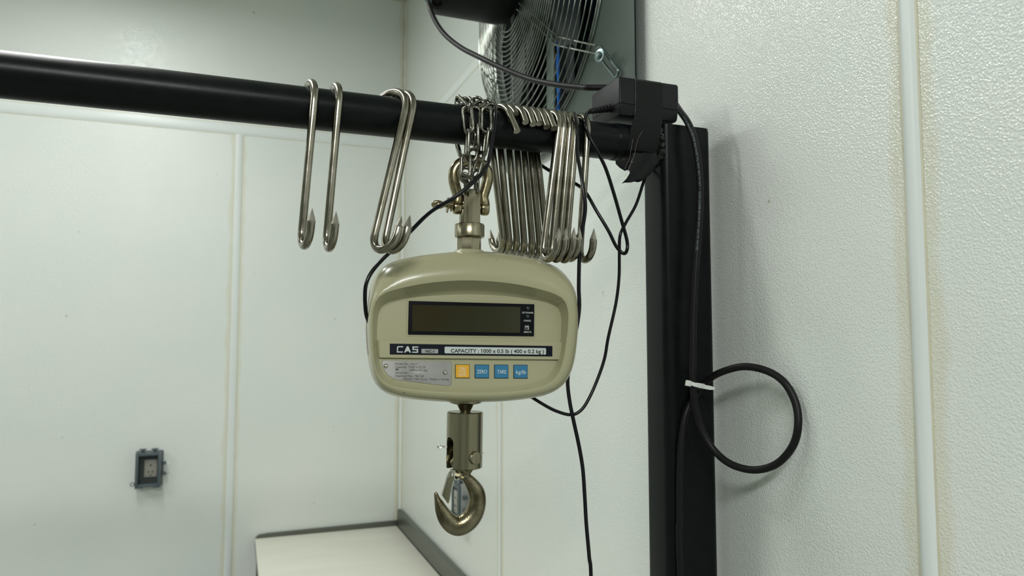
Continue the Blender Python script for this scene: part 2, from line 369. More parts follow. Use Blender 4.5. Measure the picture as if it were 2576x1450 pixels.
# ------------------------------------------------------------------ crane scale frame
sa = R_(96.9); S_ = V((math.sin(sa), math.cos(sa), 0)); T_ = V((0, 0, 1)); ro = -.012
S2 = S_*math.cos(ro)+T_*math.sin(ro); T2 = T_*math.cos(ro)-S_*math.sin(ro); N2 = S2.cross(T2)   # N2 toward the viewer
O2 = P(1180, 820, .962)
rotm = Matrix((S2, -N2, T2)).transposed()
def FP(x, y, n=0.):        # picture point on the plane n (metres in front of the body centre), parallel to the face
    r = ray(x, y); t = ((O2+N2*n)-CAM).dot(N2)/r.dot(N2); return CAM+r*t
def loc3(p): d = p-O2; return d.dot(S2), d.dot(T2), d.dot(N2)
def W3(s, t, n): return O2+S2*s+T2*t+N2*n
scale = thing('crane_scale', 'beige digital hanging crane scale with display and four keys, hanging from the chained shackle', 'scale', O2, rotm)
def outline(px, n, N=112):
    pts = smoothpath([FP(x, y, n) for x, y in px], 8, closed=True); L = [loc3(p)[:2] for p in pts]
    c = (0., -.002); out = []
    for k in range(N):
        a = 2*math.pi*k/N; dx, dy = math.cos(a), math.sin(a); best = None
        for i in range(len(L)):
            x1, y1 = L[i][0]-c[0], L[i][1]-c[1]; x2, y2 = L[(i+1) % len(L)][0]-c[0], L[(i+1) % len(L)][1]-c[1]
            den = dx*(y2-y1)-dy*(x2-x1)
            if abs(den) < 1e-12: continue
            tt = (x1*(y2-y1)-y1*(x2-x1))/den; ss = (x1*dy-y1*dx)/den
            if tt > 0 and -1e-6 <= ss <= 1+1e-6 and (best is None or tt > best): best = tt
        out.append((c[0]+dx*best, c[1]+dy*best))
    return out
SIL = [(1180,634),(1110,639),(1040,648),(985,661),(954,680),(935,712),(926,760),(921,820),(924,880),(931,930),(946,968),(973,990),(1015,1001),(1095,1009),(1180,1011),(1260,1009),(1335,1000),(1380,986),(1409,963),(1427,930),(1437,885),(1442,830),(1442,780),(1436,730),(1418,698),(1388,672),(1340,655),(1290,645),(1240,638)]
RIM = [(1180,706),(1090,711),(1010,725),(962,741),(942,768),(937,815),(938,870),(944,920),(957,952),(985,971),(1040,981),(1110,987),(1180,989),(1250,988),(1320,982),(1370,970),(1400,947),(1416,908),(1424,860),(1429,815),(1427,775),(1410,748),(1360,729),(1280,713)]
INN = [(1180,739),(1090,743),(1020,750),(975,760),(955,785),(950,830),(951,875),(956,915),(968,942),(995,958),(1045,967),(1110,972),(1180,974),(1250,973),(1315,968),(1360,957),(1388,935),(1404,900),(1413,860),(1417,815),(1416,788),(1400,765),(1345,753),(1270,743)]
sil = outline(SIL, 0.0); rim = outline(RIM, .047); inn = outline(INN, .036)
lerp = lambda a, b, t: [(p[0]+(q[0]-p[0])*t, p[1]+(q[1]-p[1])*t) for p, q in zip(a, b)]
scl = lambda a, k: [(p[0]*k, (p[1]+.002)*k-.002) for p in a]
def pn(t):                 # depth of the tilted face panel at height t
    return .0385 - .018*(t+.09)/.14
loops = [(scl(sil, .80), -.062), (scl(sil, .90), -.060), (scl(sil, .955), -.052), (scl(sil, .985), -.035), (scl(sil, .998), -.012), (sil, .003), (scl(sil, .993), .018),
         (lerp(sil, rim, .14), .031), (lerp(sil, rim, .34), .041), (lerp(sil, rim, .62), .0465), (lerp(sil, rim, .86), .0485), (rim, .0478)]
bm = NB(); RG = []
for lp, n in loops: RG.append([bm.verts.new(W3(p[0], p[1], n)) for p in lp])
l5 = lerp(rim, inn, .62); RG.append([bm.verts.new(W3(p[0], p[1], .0478*.22+pn(p[1])*.78)) for p in l5])
RG.append([bm.verts.new(W3(p[0], p[1], pn(p[1]))) for p in inn])
for A, B in zip(RG, RG[1:]):
    for k in range(len(A)): bm.faces.new((A[k], A[(k+1) % len(A)], B[(k+1) % len(A)], B[k]))
bm.faces.new(RG[0][::-1]); bm.faces.new(RG[-1])
for A in (RG[len(loops)-1], RG[-1]):
    for k in range(len(A)): bm.edges.get((A[k], A[(k+1) % len(A)])).smooth = False
obj('housing', bm, M['cream'], scale, sharp=None)
# face helpers: a slab lying on the tilted face
def onface(x, y, e=0.):
    n = .033
    for _ in range(4): s, t, _n = loc3(FP(x, y, n)); n = pn(t)
    return s, t, n
def fslab(pix, h, mt, name, parent, base=0., bev=0., rnd=0., sub=5):
    # pix: outline in picture pixels; proud by h of the face, starting at base
    if rnd:
        q = []; m_ = len(pix)
        for i in range(m_):
            p0, p1, p2 = V((*pix[i-1], 0)), V((*pix[i], 0)), V((*pix[(i+1) % m_], 0)); a = p1+(p0-p1).normalized()*rnd; c = p1+(p2-p1).normalized()*rnd
            for k in range(sub+1):
                t = k/sub; q.append(tuple((a*(1-t)**2+p1*2*t*(1-t)+c*t*t)[:2]))
        pix = q
    bm = NB(); lo = []; hi = []
    cx = sum(p[0] for p in pix)/len(pix); cy = sum(p[1] for p in pix)/len(pix)
    def ring(sh, k):
        r = []
        for x, y in pix:
            d = math.hypot(x-cx, y-cy); f = 1-sh/d if d else 1
            s, t, n = onface(cx+(x-cx)*f, cy+(y-cy)*f); r.append(bm.verts.new(W3(s, t, n+k)))
        return r
    rings = [ring(0, base-.001), ring(0, base+h-bev*.00055)]
    if bev: rings.append(ring(bev, base+h))
    for A, B in zip(rings, rings[1:]):
        for k in range(len(A)): bm.faces.new((A[k], A[(k+1) % len(A)], B[(k+1) % len(A)], B[k]))
    bm.faces.new(rings[0][::-1]); bm.faces.new(rings[-1])
    return obj(name, bm, mt, parent, sharp=30)
def quad(x0, y0, x1, y1, x2, y2, x3, y3): return [(x0, y0), (x1, y1), (x2, y2), (x3, y3)]
def slabtext(txt, x0, yb0, x1, yb1, hpx, base, mt, parent, name='lettering', bold=0., thick=.00012):
    # text whose baseline runs (x0,yb0)->(x1,yb1) in the picture, cap height hpx
    cu = bpy.data.curves.new('lettering', 'FONT'); cu.body = txt; cu.size = 1; cu.offset = bold; cu.resolution_u = 3; cu.fill_mode = 'FRONT'
    to = bpy.data.objects.new('tmp_text', cu); C.objects.link(to)
    bpy.context.view_layer.update()
    me = bpy.data.meshes.new_from_object(to.evaluated_get(bpy.context.evaluated_depsgraph_get()))
    bpy.data.objects.remove(to)
    bm = NB(); bm.from_mesh(me); bpy.data.meshes.remove(me)
    xs = [v.co.x for v in bm.verts]; mn, mxx = min(xs), max(xs)
    for i, c in enumerate(txt):          # a flag on every figure one
        if c != '1': continue
        c2 = bpy.data.curves.new('m', 'FONT'); c2.body = txt[:i+1]; c2.size = 1; c2.offset = bold; t2 = bpy.data.objects.new('tmp_text', c2); C.objects.link(t2)
        bpy.context.view_layer.update(); m2 = bpy.data.meshes.new_from_object(t2.evaluated_get(bpy.context.evaluated_depsgraph_get())); xr = max(v.co.x for v in m2.vertices)
        bpy.data.objects.remove(t2); bpy.data.meshes.remove(m2); st = .07+2*bold
        bm.faces.new([bm.verts.new((x, y, 0)) for x, y in ((xr-st*.5, .70), (xr-st-.15, .60), (xr-st-.15, .50), (xr-st*.5, .60))])
    g = bmesh.ops.extrude_face_region(bm, geom=list(bm.faces)); top = {v for v in g['geom'] if isinstance(v, bmesh.types.BMVert)}
    CAP = .729
    for v in bm.verts:
        f = (v.co.x-mn)/(mxx-mn); px = x0+(x1-x0)*f; py = yb0+(yb1-yb0)*f - v.co.y/CAP*hpx
        s, t, n = onface(px, py); v.co = W3(s, t, n+base+(thick if v in top else -.0001))
    return obj(name, bm, mt, parent, smooth=False)
# label ledge (raised band)
ledge = fslab(quad(951, 857, 1414, 861, 1411, 905, 953, 900), .0042, M['cream'], 'label_ledge', scale, bev=2.5)
strip = fslab(quad(980, 865, 1387, 871, 1387, 897, 980, 892), .0002, M['navy'], 'name_strip', scale, base=.0046)
HB = .0049
fslab(quad(1059, 878, 1101, 878.6, 1101, 889.6, 1059, 889), .0002, M['silver'], 'model_tag', strip, base=HB, rnd=2.2)
fslab(quad(1117, 872.6, 1371, 876.2, 1371, 892.6, 1117, 889.2), .0002, M['pale'], 'capacity_panel', strip, base=HB, rnd=3)
slabtext('NC-1', 1069.5, 887.4, 1091, 887.8, 7.0, HB+.0004, M['ink'], strip, bold=.02)
slabtext('CAPACITY : 1000 x 0.5 lb ( 400 x 0.2 kg )', 1132.5, 887.3, 1365.5, 889.2, 9.6, HB+.0004, M['ink'], strip, bold=.012)
# logo letters built from bars
def glyph(polys, name='lettering'):
    for po in polys: fslab(po, .0003, M['pale'], name, strip, base=HB)
def bar(x0, y0, x1, y1): return [(x0, y0), (x1, y0+(x1-x0)*.013), (x1, y1+(x1-x0)*.013), (x0, y1)]
glyph([[(1000.5, 871.3), (1013.5, 871.5), (1012.8, 874.2), (1000.8, 874.1), (1000.2, 884.4), (1012.8, 884.7), (1012.2, 887.4), (997.3, 887.2), (997.8, 873.2)]])
glyph([[(1015.5, 887.3), (1022.3, 871.7), (1026.6, 871.8), (1033.0, 887.6), (1029.2, 887.5), (1027.9, 884.3), (1021.0, 884.2), (1019.3, 887.3)], ])
glyph([[(1036.6, 871.9), (1051.3, 872.2), (1051.0, 875.0), (1039.9, 874.9), (1039.8, 878.0), (1051.0, 878.3), (1050.6, 888.0), (1035.6, 887.7), (1036.0, 884.9), (1047.2, 885.1), (1047.4, 881.2), (1036.3, 881.0)]])
# display
bez = fslab(quad(1028, 757.5, 1343.5, 766, 1342.5, 846.5, 1026, 842), .0022, M['bezel'], 'display_bezel', scale, rnd=2, bev=.8)
fslab(quad(1022, 752, 1349, 761, 1348, 852, 1020, 847), .0006, M['cream'], 'display_surround', scale, rnd=5, bev=2)
fslab(quad(1037, 767.5, 1308, 773, 1307, 838, 1036, 833.5), .0002, M['lcd'], 'display_window', bez, base=.0023)
bm = NB()
for x, y, in ((1327, 776), (1326.5, 796.5)):
    s, t, n = onface(x, y); lathe(bm, [(.0024, 0), (.0024, .0006), (.0018, .0010), (.0008, .0012)], W3(s, t, n+.0022), N2, 16)
    obj('indicator_lamp', bm, M['green'], bez); bm = NB()
bm.free()
fslab(quad(1319, 819.5, 1329.5, 819.8, 1329.5, 830.5, 1319, 830.2), .0004, M['silver'], 'sensor_window', bez, base=.0023)
fslab([(1320, 825), (1324, 823.3), (1327, 826), (1325, 830), (1320, 829)], .0003, M['ink'], 'sensor', bez, base=.0028)
slabtext('EXT.POWER', 1313, 789.3, 1340.5, 789.9, 4.6, .0024, M['white'], bez, bold=.01)
slabtext('CHARGE', 1316.3, 809.3, 1334.5, 809.7, 4.4, .0024, M['white'], bez, bold=.01)
slabtext('REMOTE', 1316.8, 838.0, 1335.5, 838.4, 4.6, .0024, M['white'], bez, bold=.01)
# name plate
npx = [(964, 907.5), (1132, 908.5), (1136.5, 913), (1135.5, 967), (1131, 971), (1100, 968.5), (1060, 964), (1010, 957.5), (992, 954.5), (978, 946), (968, 934), (961, 919), (960.5, 910.5)]
npl = fslab(npx, .0005, M['plate'], 'rating_plate', scale, base=.0004, bev=.7)
for x, y in ((970.5, 921.5), (1119.5, 938)):
    bm = NB(); s, t, n = onface(x, y); lathe(bm, [(.0031, 0), (.0030, .0008), (.0022, .0018), (.0010, .0023), (.0001, .0024)], W3(s, t, n+.0006), N2, 18); obj('rivet', bm, M['bright'], npl)
PB = .0010
for txt, x0, y0, x1, h in (('Model No.: NC-1', 994.2, 918.0, 1049.5, 5.2), ('Capacity: 1000 x 0.5 lb', 994.2, 925.7, 1070, 5.4), ('(400 x 0.2 kg)', 1029.8, 933.6, 1075, 5.4),
                           ('Serial No.:', 994.2, 940.2, 1028.6, 5.2), ('Approval No. : 96-164', 994, 948.1, 1066.5, 5.2), ('Manuf.: CAS Corp.  Made in Korea', 1014.5, 955.9, 1129, 5.2)):
    slabtext(txt, x0, y0, x1, y0+(x1-x0)*.012, h, PB, M['ink'], npl)
slabtext('YE0047', 1037, 939.8, 1062, 940.1, 4.8, PB, M['white'], npl, bold=.02)
bm = NB(); s, t, n = onface(998.5, 930.3)
tube(bm, [W3(s+.0024*math.cos(a), t+.0012*math.sin(a), n+PB) for a in [2*math.pi*k/20 for k in range(20)]], .00022, 5, closed=True)
box(bm, (-.0008, -.0002, -.0008), (.0008, .0002, .0008), mtx=Matrix.Translation(W3(s, t, n+PB)) @ rotm.to_4x4()); obj('approval_mark', bm, M['ink'], npl)
# keys
for x0, x1, mt, lines in ((1146, 1180, 'amber', (('ON', 1155.5, 932.6, 1169.8, 9.0), ('OFF', 1153.3, 947.0, 1171.6, 9.0))), (1195, 1229, 'blue', (('ZERO', 1199.2, 939.7, 1224.2, 9.6),)),
                          (1244, 1277.5, 'blue', (('TARE', 1249.8, 940.2, 1272.6, 9.6),)), (1292.5, 1326, 'blue', (('kg/lb', 1297.2, 940.9, 1322, 9.6),))):
    y0 = 918.2+(x0-1146)*.006; y1 = 950.6+(x0-1146)*.006
    fslab(quad(x0-1.2, y0-1, x1+1.2, y0-.8, x1+1.2, y1+1.6, x0-1.2, y1+1.4), .0004, M['ink'], 'key_surround', scale, base=.0001)
    kb = fslab(quad(x0, y0, x1, y0+.2, x1, y1+.2, x0, y1), .0014, M[mt], 'key', scale, base=.0004, rnd=1.8, bev=.9)
    kb['label'] = ('amber' if mt == 'amber' else 'blue') + ' key marked ' + ' '.join(l[0] for l in lines)
    for txt, a, y, b, h in lines: slabtext(txt, a, y, b, y+.2, h, .0019, M['white'], kb)
    if mt == 'amber': fslab(quad(1152.5, 934.6, 1173.5, 934.8, 1173.5, 935.8, 1152.5, 935.6), .0002, M['white'], 'dividing_line', kb, base=.0018)
# side sticker
bm = NB(); ss = [i for i in range(112) if 50 <= i <= 61]
for a, b in zip(ss, ss[1:]):
    q = [W3(sil[a][0]-.0006, sil[a][1], -.008), W3(sil[b][0]-.0006, sil[b][1], -.008), W3(sil[b][0]-.0003, sil[b][1], .004), W3(sil[a][0]-.0003, sil[a][1], .004)]
    bm.faces.new([bm.verts.new(p) for p in q])
bmesh.ops.remove_doubles(bm, verts=bm.verts, dist=1e-6); obj('side_label', bm, M['sticker'], scale)
# top stem
def pxr(n=0.): return (FP(1280, 600, n)-FP(1180, 600, n)).length/100
K = pxr()
stx = FP(1180, 600).copy()
def stem(xc, yb, prof, name, mt, parent=scale, seg=40, n=0., ax=None):
    # prof: (radius px, picture y)
    b = FP(xc, yb, n); bm = NB(); lathe(bm, [(r*K, (yb-y)*K) for r, y in prof], b, ax or T2, seg, ref=N2); return obj(name, bm, mt, parent, sharp=35)
stem(1181, 640, [(46, 648), (40, 638), (36, 633), (33, 630.5), (28, 630)], 'neck_collar', M['cream'])
stem(1180, 632, [(29.5, 632), (29.5, 598), (28, 596)], 'hex_nut', M['turned'], seg=8)
stem(1181, 597, [(34, 598), (36.5, 596), (36.5, 568), (34.5, 565), (20, 564)], 'stem_collar', M['turned'])
# clevis lug
bm = NB(); c = loc3(FP(1186, 480)); c0 = loc3(FP(1186, 582)); hw = 20.5*K
pr = []
for k in range(13):
    a = math.pi*k/12; pr.append((hw*math.cos(a)*1.0, c[1]-.004+.004*math.sin(a)))
pr = [(hw, c0[1])]+pr+[(-hw, c0[1])]
prism(bm, [W3(c[0]+x, t, .013) for x, t in pr], -N2*.026)
bmesh.ops.bevel(bm, geom=[e for e in bm.edges if abs((e.verts[0].co-e.verts[1].co).normalized().dot(T2)) > .9], offset=.006, segments=4, affect='EDGES')
obj('lug', bm, M['turned'], scale, sharp=30)
bm = NB(); c1 = loc3(FP(1165, 520)); box(bm, (c1[0]-.0035, -.002, c0[1]), (c1[0]+.007, .012, c1[1]+.014), .0015, mtx=Matrix.Translation(O2) @ rotm.to_4x4()); obj('lug_shoulder', bm, M['turned'], scale)
# ------------------------------------------------------------------ shackle
sh = thing('bow_shackle', 'yellowish zinc bow shackle with a screw pin joining the chain to the scale', 'shackle', FP(1184, 460), rotm)
z2 = lambda x, y: (1060+x/3.15, 220+y/3.15)
bow = [(284, 985), (284, 930), (290, 868), (272, 800), (258, 735), (262, 670), (290, 622), (335, 592), (390, 580), (445, 592), (490, 622), (520, 672), (524, 735), (508, 800), (490, 868), (498, 930), (500, 995)]
rr_ = [9, 12.5, 12.0, 12.2, 12.6, 12.8, 12.8, 12.8, 12.8, 12.8, 12.8, 12.8, 12.6, 12.2, 12.0, 12.5, 9]
bp_ = smoothpath([FP(*z2(x, y), 0) for x, y in bow], 5); br_ = [r*1.1*K for r in sm1(rr_, 5)]
bm = NB(); tube(bm, bp_, br_, 18); obj('bow', bm, M['shack'], sh)
for x, y in ((284, 955), (500, 965)):
    bm = NB(); e = FP(*z2(x, y), 0); lathe(bm, [(.9*13.5*K, -10.5*K), (15.5*K, -8*K), (16.5*K, 0), (15.5*K, 8*K), (.9*13.5*K, 10.5*K)], e, S2, 28); o = obj('bow_ear', bm, M['shack'], sh)
p0, p1 = FP(*z2(215, 935), 0), FP(*z2(512, 962), 0)
bm = NB(); tube(bm, [p0, p0.lerp(p1, .5), p1], 8.5*K, 20); pin = obj('pin', bm, M['shack'], sh)
pa = (p1-p0).normalized()
for off, rad_ in ((-.0015, 19), (.004, 15)):
    bm = NB(); q = p0+pa*off; lathe(bm, [(rad_*K*.8, -2.2*K), (rad_*K, -1.5*K), (rad_*K, 1.5*K), (rad_*K*.8, 2.2*K)], q, pa, 28); obj('pin_collar', bm, M['shack'], sh)
bm = NB(); q0 = FP(*z2(80, 925), 0)
tube(bm, smoothpath([p0+pa*.001, p0-pa*.008, p0-pa*.016, q0+pa*.010], 3), sm1([8*K, 6.5*K, 7*K, 8*K], 3), 14, flat=.8)
obj('pin_shank', bm, M['shack'], sh)
bm = NB(); cen = q0+pa*.009; up_ = (N2*.35+T2*.94).normalized(); up_ = (up_-pa*up_.dot(pa)).normalized()
tube(bm, [cen+pa*.0068*math.cos(a)+up_*.0034*math.sin(a) for a in [2*math.pi*k/28 for k in range(28)]], .0028, 10, closed=True); obj('pin_eye', bm, M['shack'], sh)
# ------------------------------------------------------------------ chain
ch = thing('chain', 'short steel chain looped over the pipe and through the shackle above the scale', 'chain', (P(1190, 250, PY)))
z6 = lambda x, y: (1110+x/6.04, 230+y/6.04)
def link_(A, B, phi, width=.0180, r=.0025):
    # stadium link between outer ends A and B; phi = turn of its open face away from the viewer
    ax = (B-A); Ln = ax.length; ax.normalize(); c = (A+B)/2
    vw = (CAM-c).normalized(); nf = (vw-ax*vw.dot(ax)).normalized(); nf = Matrix.Rotation(R_(phi), 3, ax) @ nf; sd = ax.cross(nf)
    h = width/2-r; hl = max(Ln/2-r-h, .001); pts = []
    for k in range(9): a = R_(-90+k*22.5); pts.append(c+ax*(hl+h*math.cos(a))+sd*h*math.sin(a))
    for k in range(9): a = R_(90+k*22.5); pts.append(c+ax*(-hl+h*math.cos(a))+sd*h*math.sin(a))
    bm = NB(); tube(bm, pts, r, 10, closed=True); obj('link', bm, M['chain'], ch)
FRT = PY-PR-.006
LK = [ # x1,y1,Y1, x2,y2,Y2, phi
 (385, 213, FRT+.004, 430, 652, FRT-.003, 14), (408, 560, FRT-.002, 385, 1028, FRT-.003, 78), (375, 932, FRT-.004, 368, 1352, FRT-.010, 22),
 (520, 215, FRT+.012, 508, 630, FRT+.001, -18), (548, 480, FRT-.0005, 545, 945, FRT-.001, 80), (495, 590, FRT+.004, 500, 850, FRT+.010, 72),
 (690, 222, FRT+.004, 688, 645, FRT-.002, 8), (705, 540, FRT-.002, 650, 998, FRT-.002, 72), (618, 905, FRT-.003, 500, 1340, FRT-.008, 48),
 (500, 852, FRT+.001, 440, 1100, FRT-.001, 25), (285, 1250, FRT-.008, 470, 1405, FRT-.006, 38), (600, 1185, FRT-.006, 440, 1355, FRT-.004, 40),
 (330, 1205, FRT+.01, 440, 1250, FRT+.008, 30), (380, 1330, FRT+.012, 395, 1560, FRT+.015, 75), (545, 1300, FRT+.012, 530, 1580, FRT+.015, 75),
 (222, 100, PY-.006, 425, 300, FRT+.001, 48), (392, 98, PY+.004, 285, 215, PY-.014, 40), (385, 122, PY-.002, 470, 240, PY-.018, 45), (632, 150, PY-.010, 490, 260, PY-.022, 50),
 (480, 135, PY+.006, 640, 165, PY-.006, 40), (650, 150, PY+.006, 800, 205, PY-.008, 55), (815, 195, PY-.012, 668, 290, PY-.028, 45),
 (235, 120, PY+.02, 240, 300, PY+.036, 80), (225, 760, PY+.038, 295, 990, PY+.028, 80), (560, 160, PY+.02, 565, 330, PY+.036, 80), (745, 190, PY+.02, 740, 360, PY+.036, 80),
 (565, 300, PY+.036, 575, 720, PY+.038, 20), (575, 690, PY+.038, 560, 1010, PY+.024, 85), (740, 330, PY+.036, 690, 740, PY+.038, 15), (690, 700, PY+.038, 640, 1010, PY+.022, 85), (240, 280, PY+.036, 228, 790, PY+.038, 10)]
for a, b, Y1, c_, d, Y2, phi in LK: link_(P(*z6(a, b), Y1), P(*z6(c_, d), Y2), phi)
# ------------------------------------------------------------------ lower swivel and hook (parts of the scale)
zl = lambda x, y: (1060+x/4.027, 1000+y/4.027)
bm = NB(); b0 = FP(1171, 1008, 0)
lathe(bm, [(39*K, -2*K), (39*K, 5*K), (30*K, 8*K), (21*K, 9*K), (15*K, 20*K), (12*K, 26*K), (12*K, 40*K)], b0, -T2, 36); obj('swivel_neck', bm, M['turned'], scale, sharp=30)
for x in (1149, 1199):
    bm = NB(); e = FP(x, 1014, .012); lathe(bm, [(5*K, -4*K), (6*K, 0), (4*K, 3*K)], e, -T2, 6); obj('mounting_bolt', bm, M['bright'], scale, sharp=20)
# cylinder with a cross slot (boolean cut, evaluated without operators)
cyc = FP(1170, 1036, 0); cr = 43.2*K; ch_ = 132*K
def ev_mesh(o):
    bpy.context.view_layer.update(); me = bpy.data.meshes.new_from_object(o.evaluated_get(bpy.context.evaluated_depsgraph_get())); return me
bm = NB(); lathe(bm, [(cr-.0012, 0), (cr, .0012), (cr, ch_-.0012), (cr-.0012, ch_)], cyc, -T2, 64)
bmesh.ops.recalc_face_normals(bm, faces=bm.faces); me = bpy.data.meshes.new('swivel_body'); bm.to_mesh(me); bm.free()
body = bpy.data.objects.new('swivel_tmp', me); C.objects.link(body)
# slot direction: mostly to the left and slightly to the viewer
sd = (-S2*math.cos(R_(24))+N2*math.sin(R_(24))).normalized(); sn = sd.cross(T2).normalized(); sw = .0078
sw0 = ch_*.44
bm = NB(); prf = [(-sw, ch_+.01), (-sw, sw0+sw)]+[(-sw*math.cos(R_(a)), sw0+sw-sw*math.sin(R_(a))) for a in range(15, 180, 15)]+[(sw, sw0+sw), (sw, ch_+.01)]
prism(bm, [cyc+sn*x-T2*h-sd*.05 for x, h in prf], sd*.1); bmesh.ops.recalc_face_normals(bm, faces=bm.faces)
me = bpy.data.meshes.new('cut'); bm.to_mesh(me); bm.free(); cut = bpy.data.objects.new('cut_tmp', me); C.objects.link(cut)
md = body.modifiers.new('b', 'BOOLEAN'); md.operation = 'DIFFERENCE'; md.object = cut; md.solver = 'EXACT'
me = ev_mesh(body); bpy.data.objects.remove(body); bpy.data.objects.remove(cut)
for p in me.polygons: p.use_smooth = True
me.set_sharp_from_angle(angle=R_(30)); me.materials.clear()
swb = link_obj('swivel_body', me, M['turned'], scale)
# cross pin: head on the right front
pd = (sn if sn.dot(N2) > 0 else -sn); pc = cyc-T2*(104*K)
hd = FP(1195, 1140, .018); 
bm = NB(); hx = pc+pd*cr; pdir = pd
lathe(bm, [(15*K, -.006), (15.2*K, .003), (14.4*K, .0042), (13*K, .0046)], hx, pdir, 32); obj('cross_pin', bm, M['turned'], swb, sharp=35)
bm = NB(); lathe(bm, [(10*K, -2*cr-.002), (10*K, 0)], hx, pdir, 20); obj('pin_shaft', bm, M['turned'], swb)
# cotter pin, its eye at the left, ends at the right
bm = NB(); A = FP(1127, 1125, -.004); E = FP(1101, 1124, -.004); ey = (E-A).normalized()
tube(bm, smoothpath([A-ey*.004+T2*.0009, A+ey*.004+T2*.0008, A+ey*.008+T2*.0007, E-ey*.002+T2*.0024, E, E-ey*.002-T2*.0024, A+ey*.008-T2*.0007, A+ey*.004-T2*.0010, A-ey*.004-T2*.0009], 4), .0007, 8)
obj('cotter_pin', bm, M['bright'], swb)
bm = NB(); A = FP(1211, 1141, .002); tube(bm, [A-S2*.004, A, A+S2*.0028+T2*.0003], .0008, 8); obj('cotter_end', bm, M['bright'], swb)
# the hook: forged body
hp = [(372, 600, 30), (392, 655, 40), (420, 700, 44), (432, 745, 41), (450, 800, 46), (505, 870, 62), (552, 950, 78), (568, 1030, 83), (556, 1120, 87), (518, 1205, 92), (455, 1270, 95), (380, 1303, 94), (310, 1285, 88), (250, 1225, 78), (208, 1150, 63), (180, 1080, 45), (158, 1020, 27), (147, 978, 18), (144, 962, 10)]
hn = 0.0
pp = smoothpath([FP(*zl(x, y), hn) for x, y, r in hp], 5); rs = [r/4.027*K for r in sm1([h[2] for h in hp], 5)]
bm = NB(); tube(bm, pp, rs, 24, flat=.9, ref=N2); hook = obj('hook', bm, M['forged'], scale)
# eye of the hook: flat ring inside the slot
bm = NB(); ec = pc; er = 17.5*K
tube(bm, [ec+sd*er*math.cos(a)+T2*er*math.sin(a) for a in [2*math.pi*k/32 for k in range(32)]], .0065, 14, closed=True); obj('hook_eye', bm, M['forged'], hook)
bm = NB(); tube(bm, smoothpath([ec+sd*er*.9-T2*.006, FP(*zl(330, 650), .004), FP(*zl(385, 720), .002), FP(*zl(430, 760), 0)], 4), sm1([.006, .0062, .007, .008], 4), 14); obj('eye_shoulder', bm, M['forged'], hook)
bm = NB(); tube(bm, smoothpath([ec-sd*er*.8-T2*.006, FP(*zl(500, 690), 0), FP(*zl(455, 750), 0), FP(*zl(440, 800), 0)], 4), sm1([.0055, .006, .007, .008], 4), 14); obj('eye_shoulder', bm, M['forged'], hook)
# latch: folded sheet, spring and bolt
bm = NB(); lt = [(275, 800), (318, 808), (330, 830), (300, 1075), (262, 1078), (212, 1015)]
prism(bm, [FP(*zl(x, y), .0085) for x, y in [(272, 795), (322, 803), (268, 1078), (212, 1000)]], -N2*.0008)
prism(bm, [FP(*zl(322, 803), .0085), FP(*zl(268, 1078), .0085), FP(*zl(292, 1078), .0085)-N2*.010, FP(*zl(350, 830), .0085)-N2*.012], S2*.0007)
prism(bm, [FP(*zl(272, 795), .0085), FP(*zl(212, 1000), .0085), FP(*zl(215, 1000), .0085)-N2*.012, FP(*zl(275, 795), .0085)-N2*.012], S2*.0007)
latch = obj('latch', bm, M['turned'], hook, sharp=20)
bm = NB(); tube(bm, smoothpath([FP(*zl(x, y), .009) for x, y in ((275, 812), (285, 760), (305, 735), (325, 745), (330, 800), (345, 835), (375, 830), (400, 800))], 4), .0013, 8); obj('latch_spring', bm, M['bright'], hook)
bm = NB(); e = FP(*zl(385, 795), .004); dd = (N2*.85+S2*.5).normalized(); lathe(bm, [(.0052, -.008), (.0052, .0062), (.004, .0068), (.0032, .0068), (.0032, .0045)], e, dd, 6); obj('latch_bolt', bm, M['turned'], hook, sharp=20)
bm = NB(); e = FP(*zl(345, 785), .008); tube(bm, [e+S2*.0068*math.cos(a)+T2*.0068*math.sin(a) for a in [2*math.pi*k/24 for k in range(24)]], .0016, 8, closed=True); obj('latch_lug', bm, M['turned'], hook)
# ------------------------------------------------------------------ power adapter taped on the pipe
AY = .940
A0 = P(1557, 189, AY); A1 = P(1708, 214, AY); AB = PZ+PR+.006
ax0, ax1, az1 = A0.x, A1.x, A0.z-.001
tq = ray(1487, 228); ay1 = CAM.y+tq.y*(ax0-CAM.x)/tq.x
az0 = P(1557, 287, AY).z
ad = thing('power_adapter', 'black plastic power adapter brick taped on top of the pipe beside the post', 'adapter', ((ax0+ax1)/2, (AY+ay1)/2, az0))
zm = az0+(az1-az0)*.30
az0 = max(az0, 2.0368)
def rrect(x0, y0, x1, y1, r, z):
    o = []
    for cx, cy, a0 in ((x1-r, y1-r, 0), (x0+r, y1-r, 90), (x0+r, y0+r, 180), (x1-r, y0+r, 270)):
        for k in range(6): a = R_(a0+k*18); o.append(V((cx+r*math.cos(a), cy+r*math.sin(a), z)))
    return o
def stack(bm, lv, r):
    rg = [[bm.verts.new(p) for p in rrect(ax0+e, AY+e, ax1-e, ay1-e, r, z)] for e, z in lv]
    for A, B in zip(rg, rg[1:]):
        for k in range(len(A)): bm.faces.new((A[k], A[(k+1) % len(A)], B[(k+1) % len(A)], B[k]))
    bm.faces.new(rg[0]); bm.faces.new(rg[-1])
bm = NB(); stack(bm, [(.0008, zm), (0, zm+.0006), (0, az1-.003), (.001, az1-.0008), (.003, az1)], .004); obj('upper_shell', bm, M['abs'], ad)
bm = NB(); stack(bm, [(.006, az0), (.003, az0+.0008), (.0017, az0+.0035), (.0006, zm-.0002)], .004); obj('lower_shell', bm, M['abs'], ad)
bt0 = P(1530, 270, .965); bt1 = P(1483, 281, .972)
bt0.x = ax0-.0005+.002; bm = NB(); n = 14; pl = []; rl = []
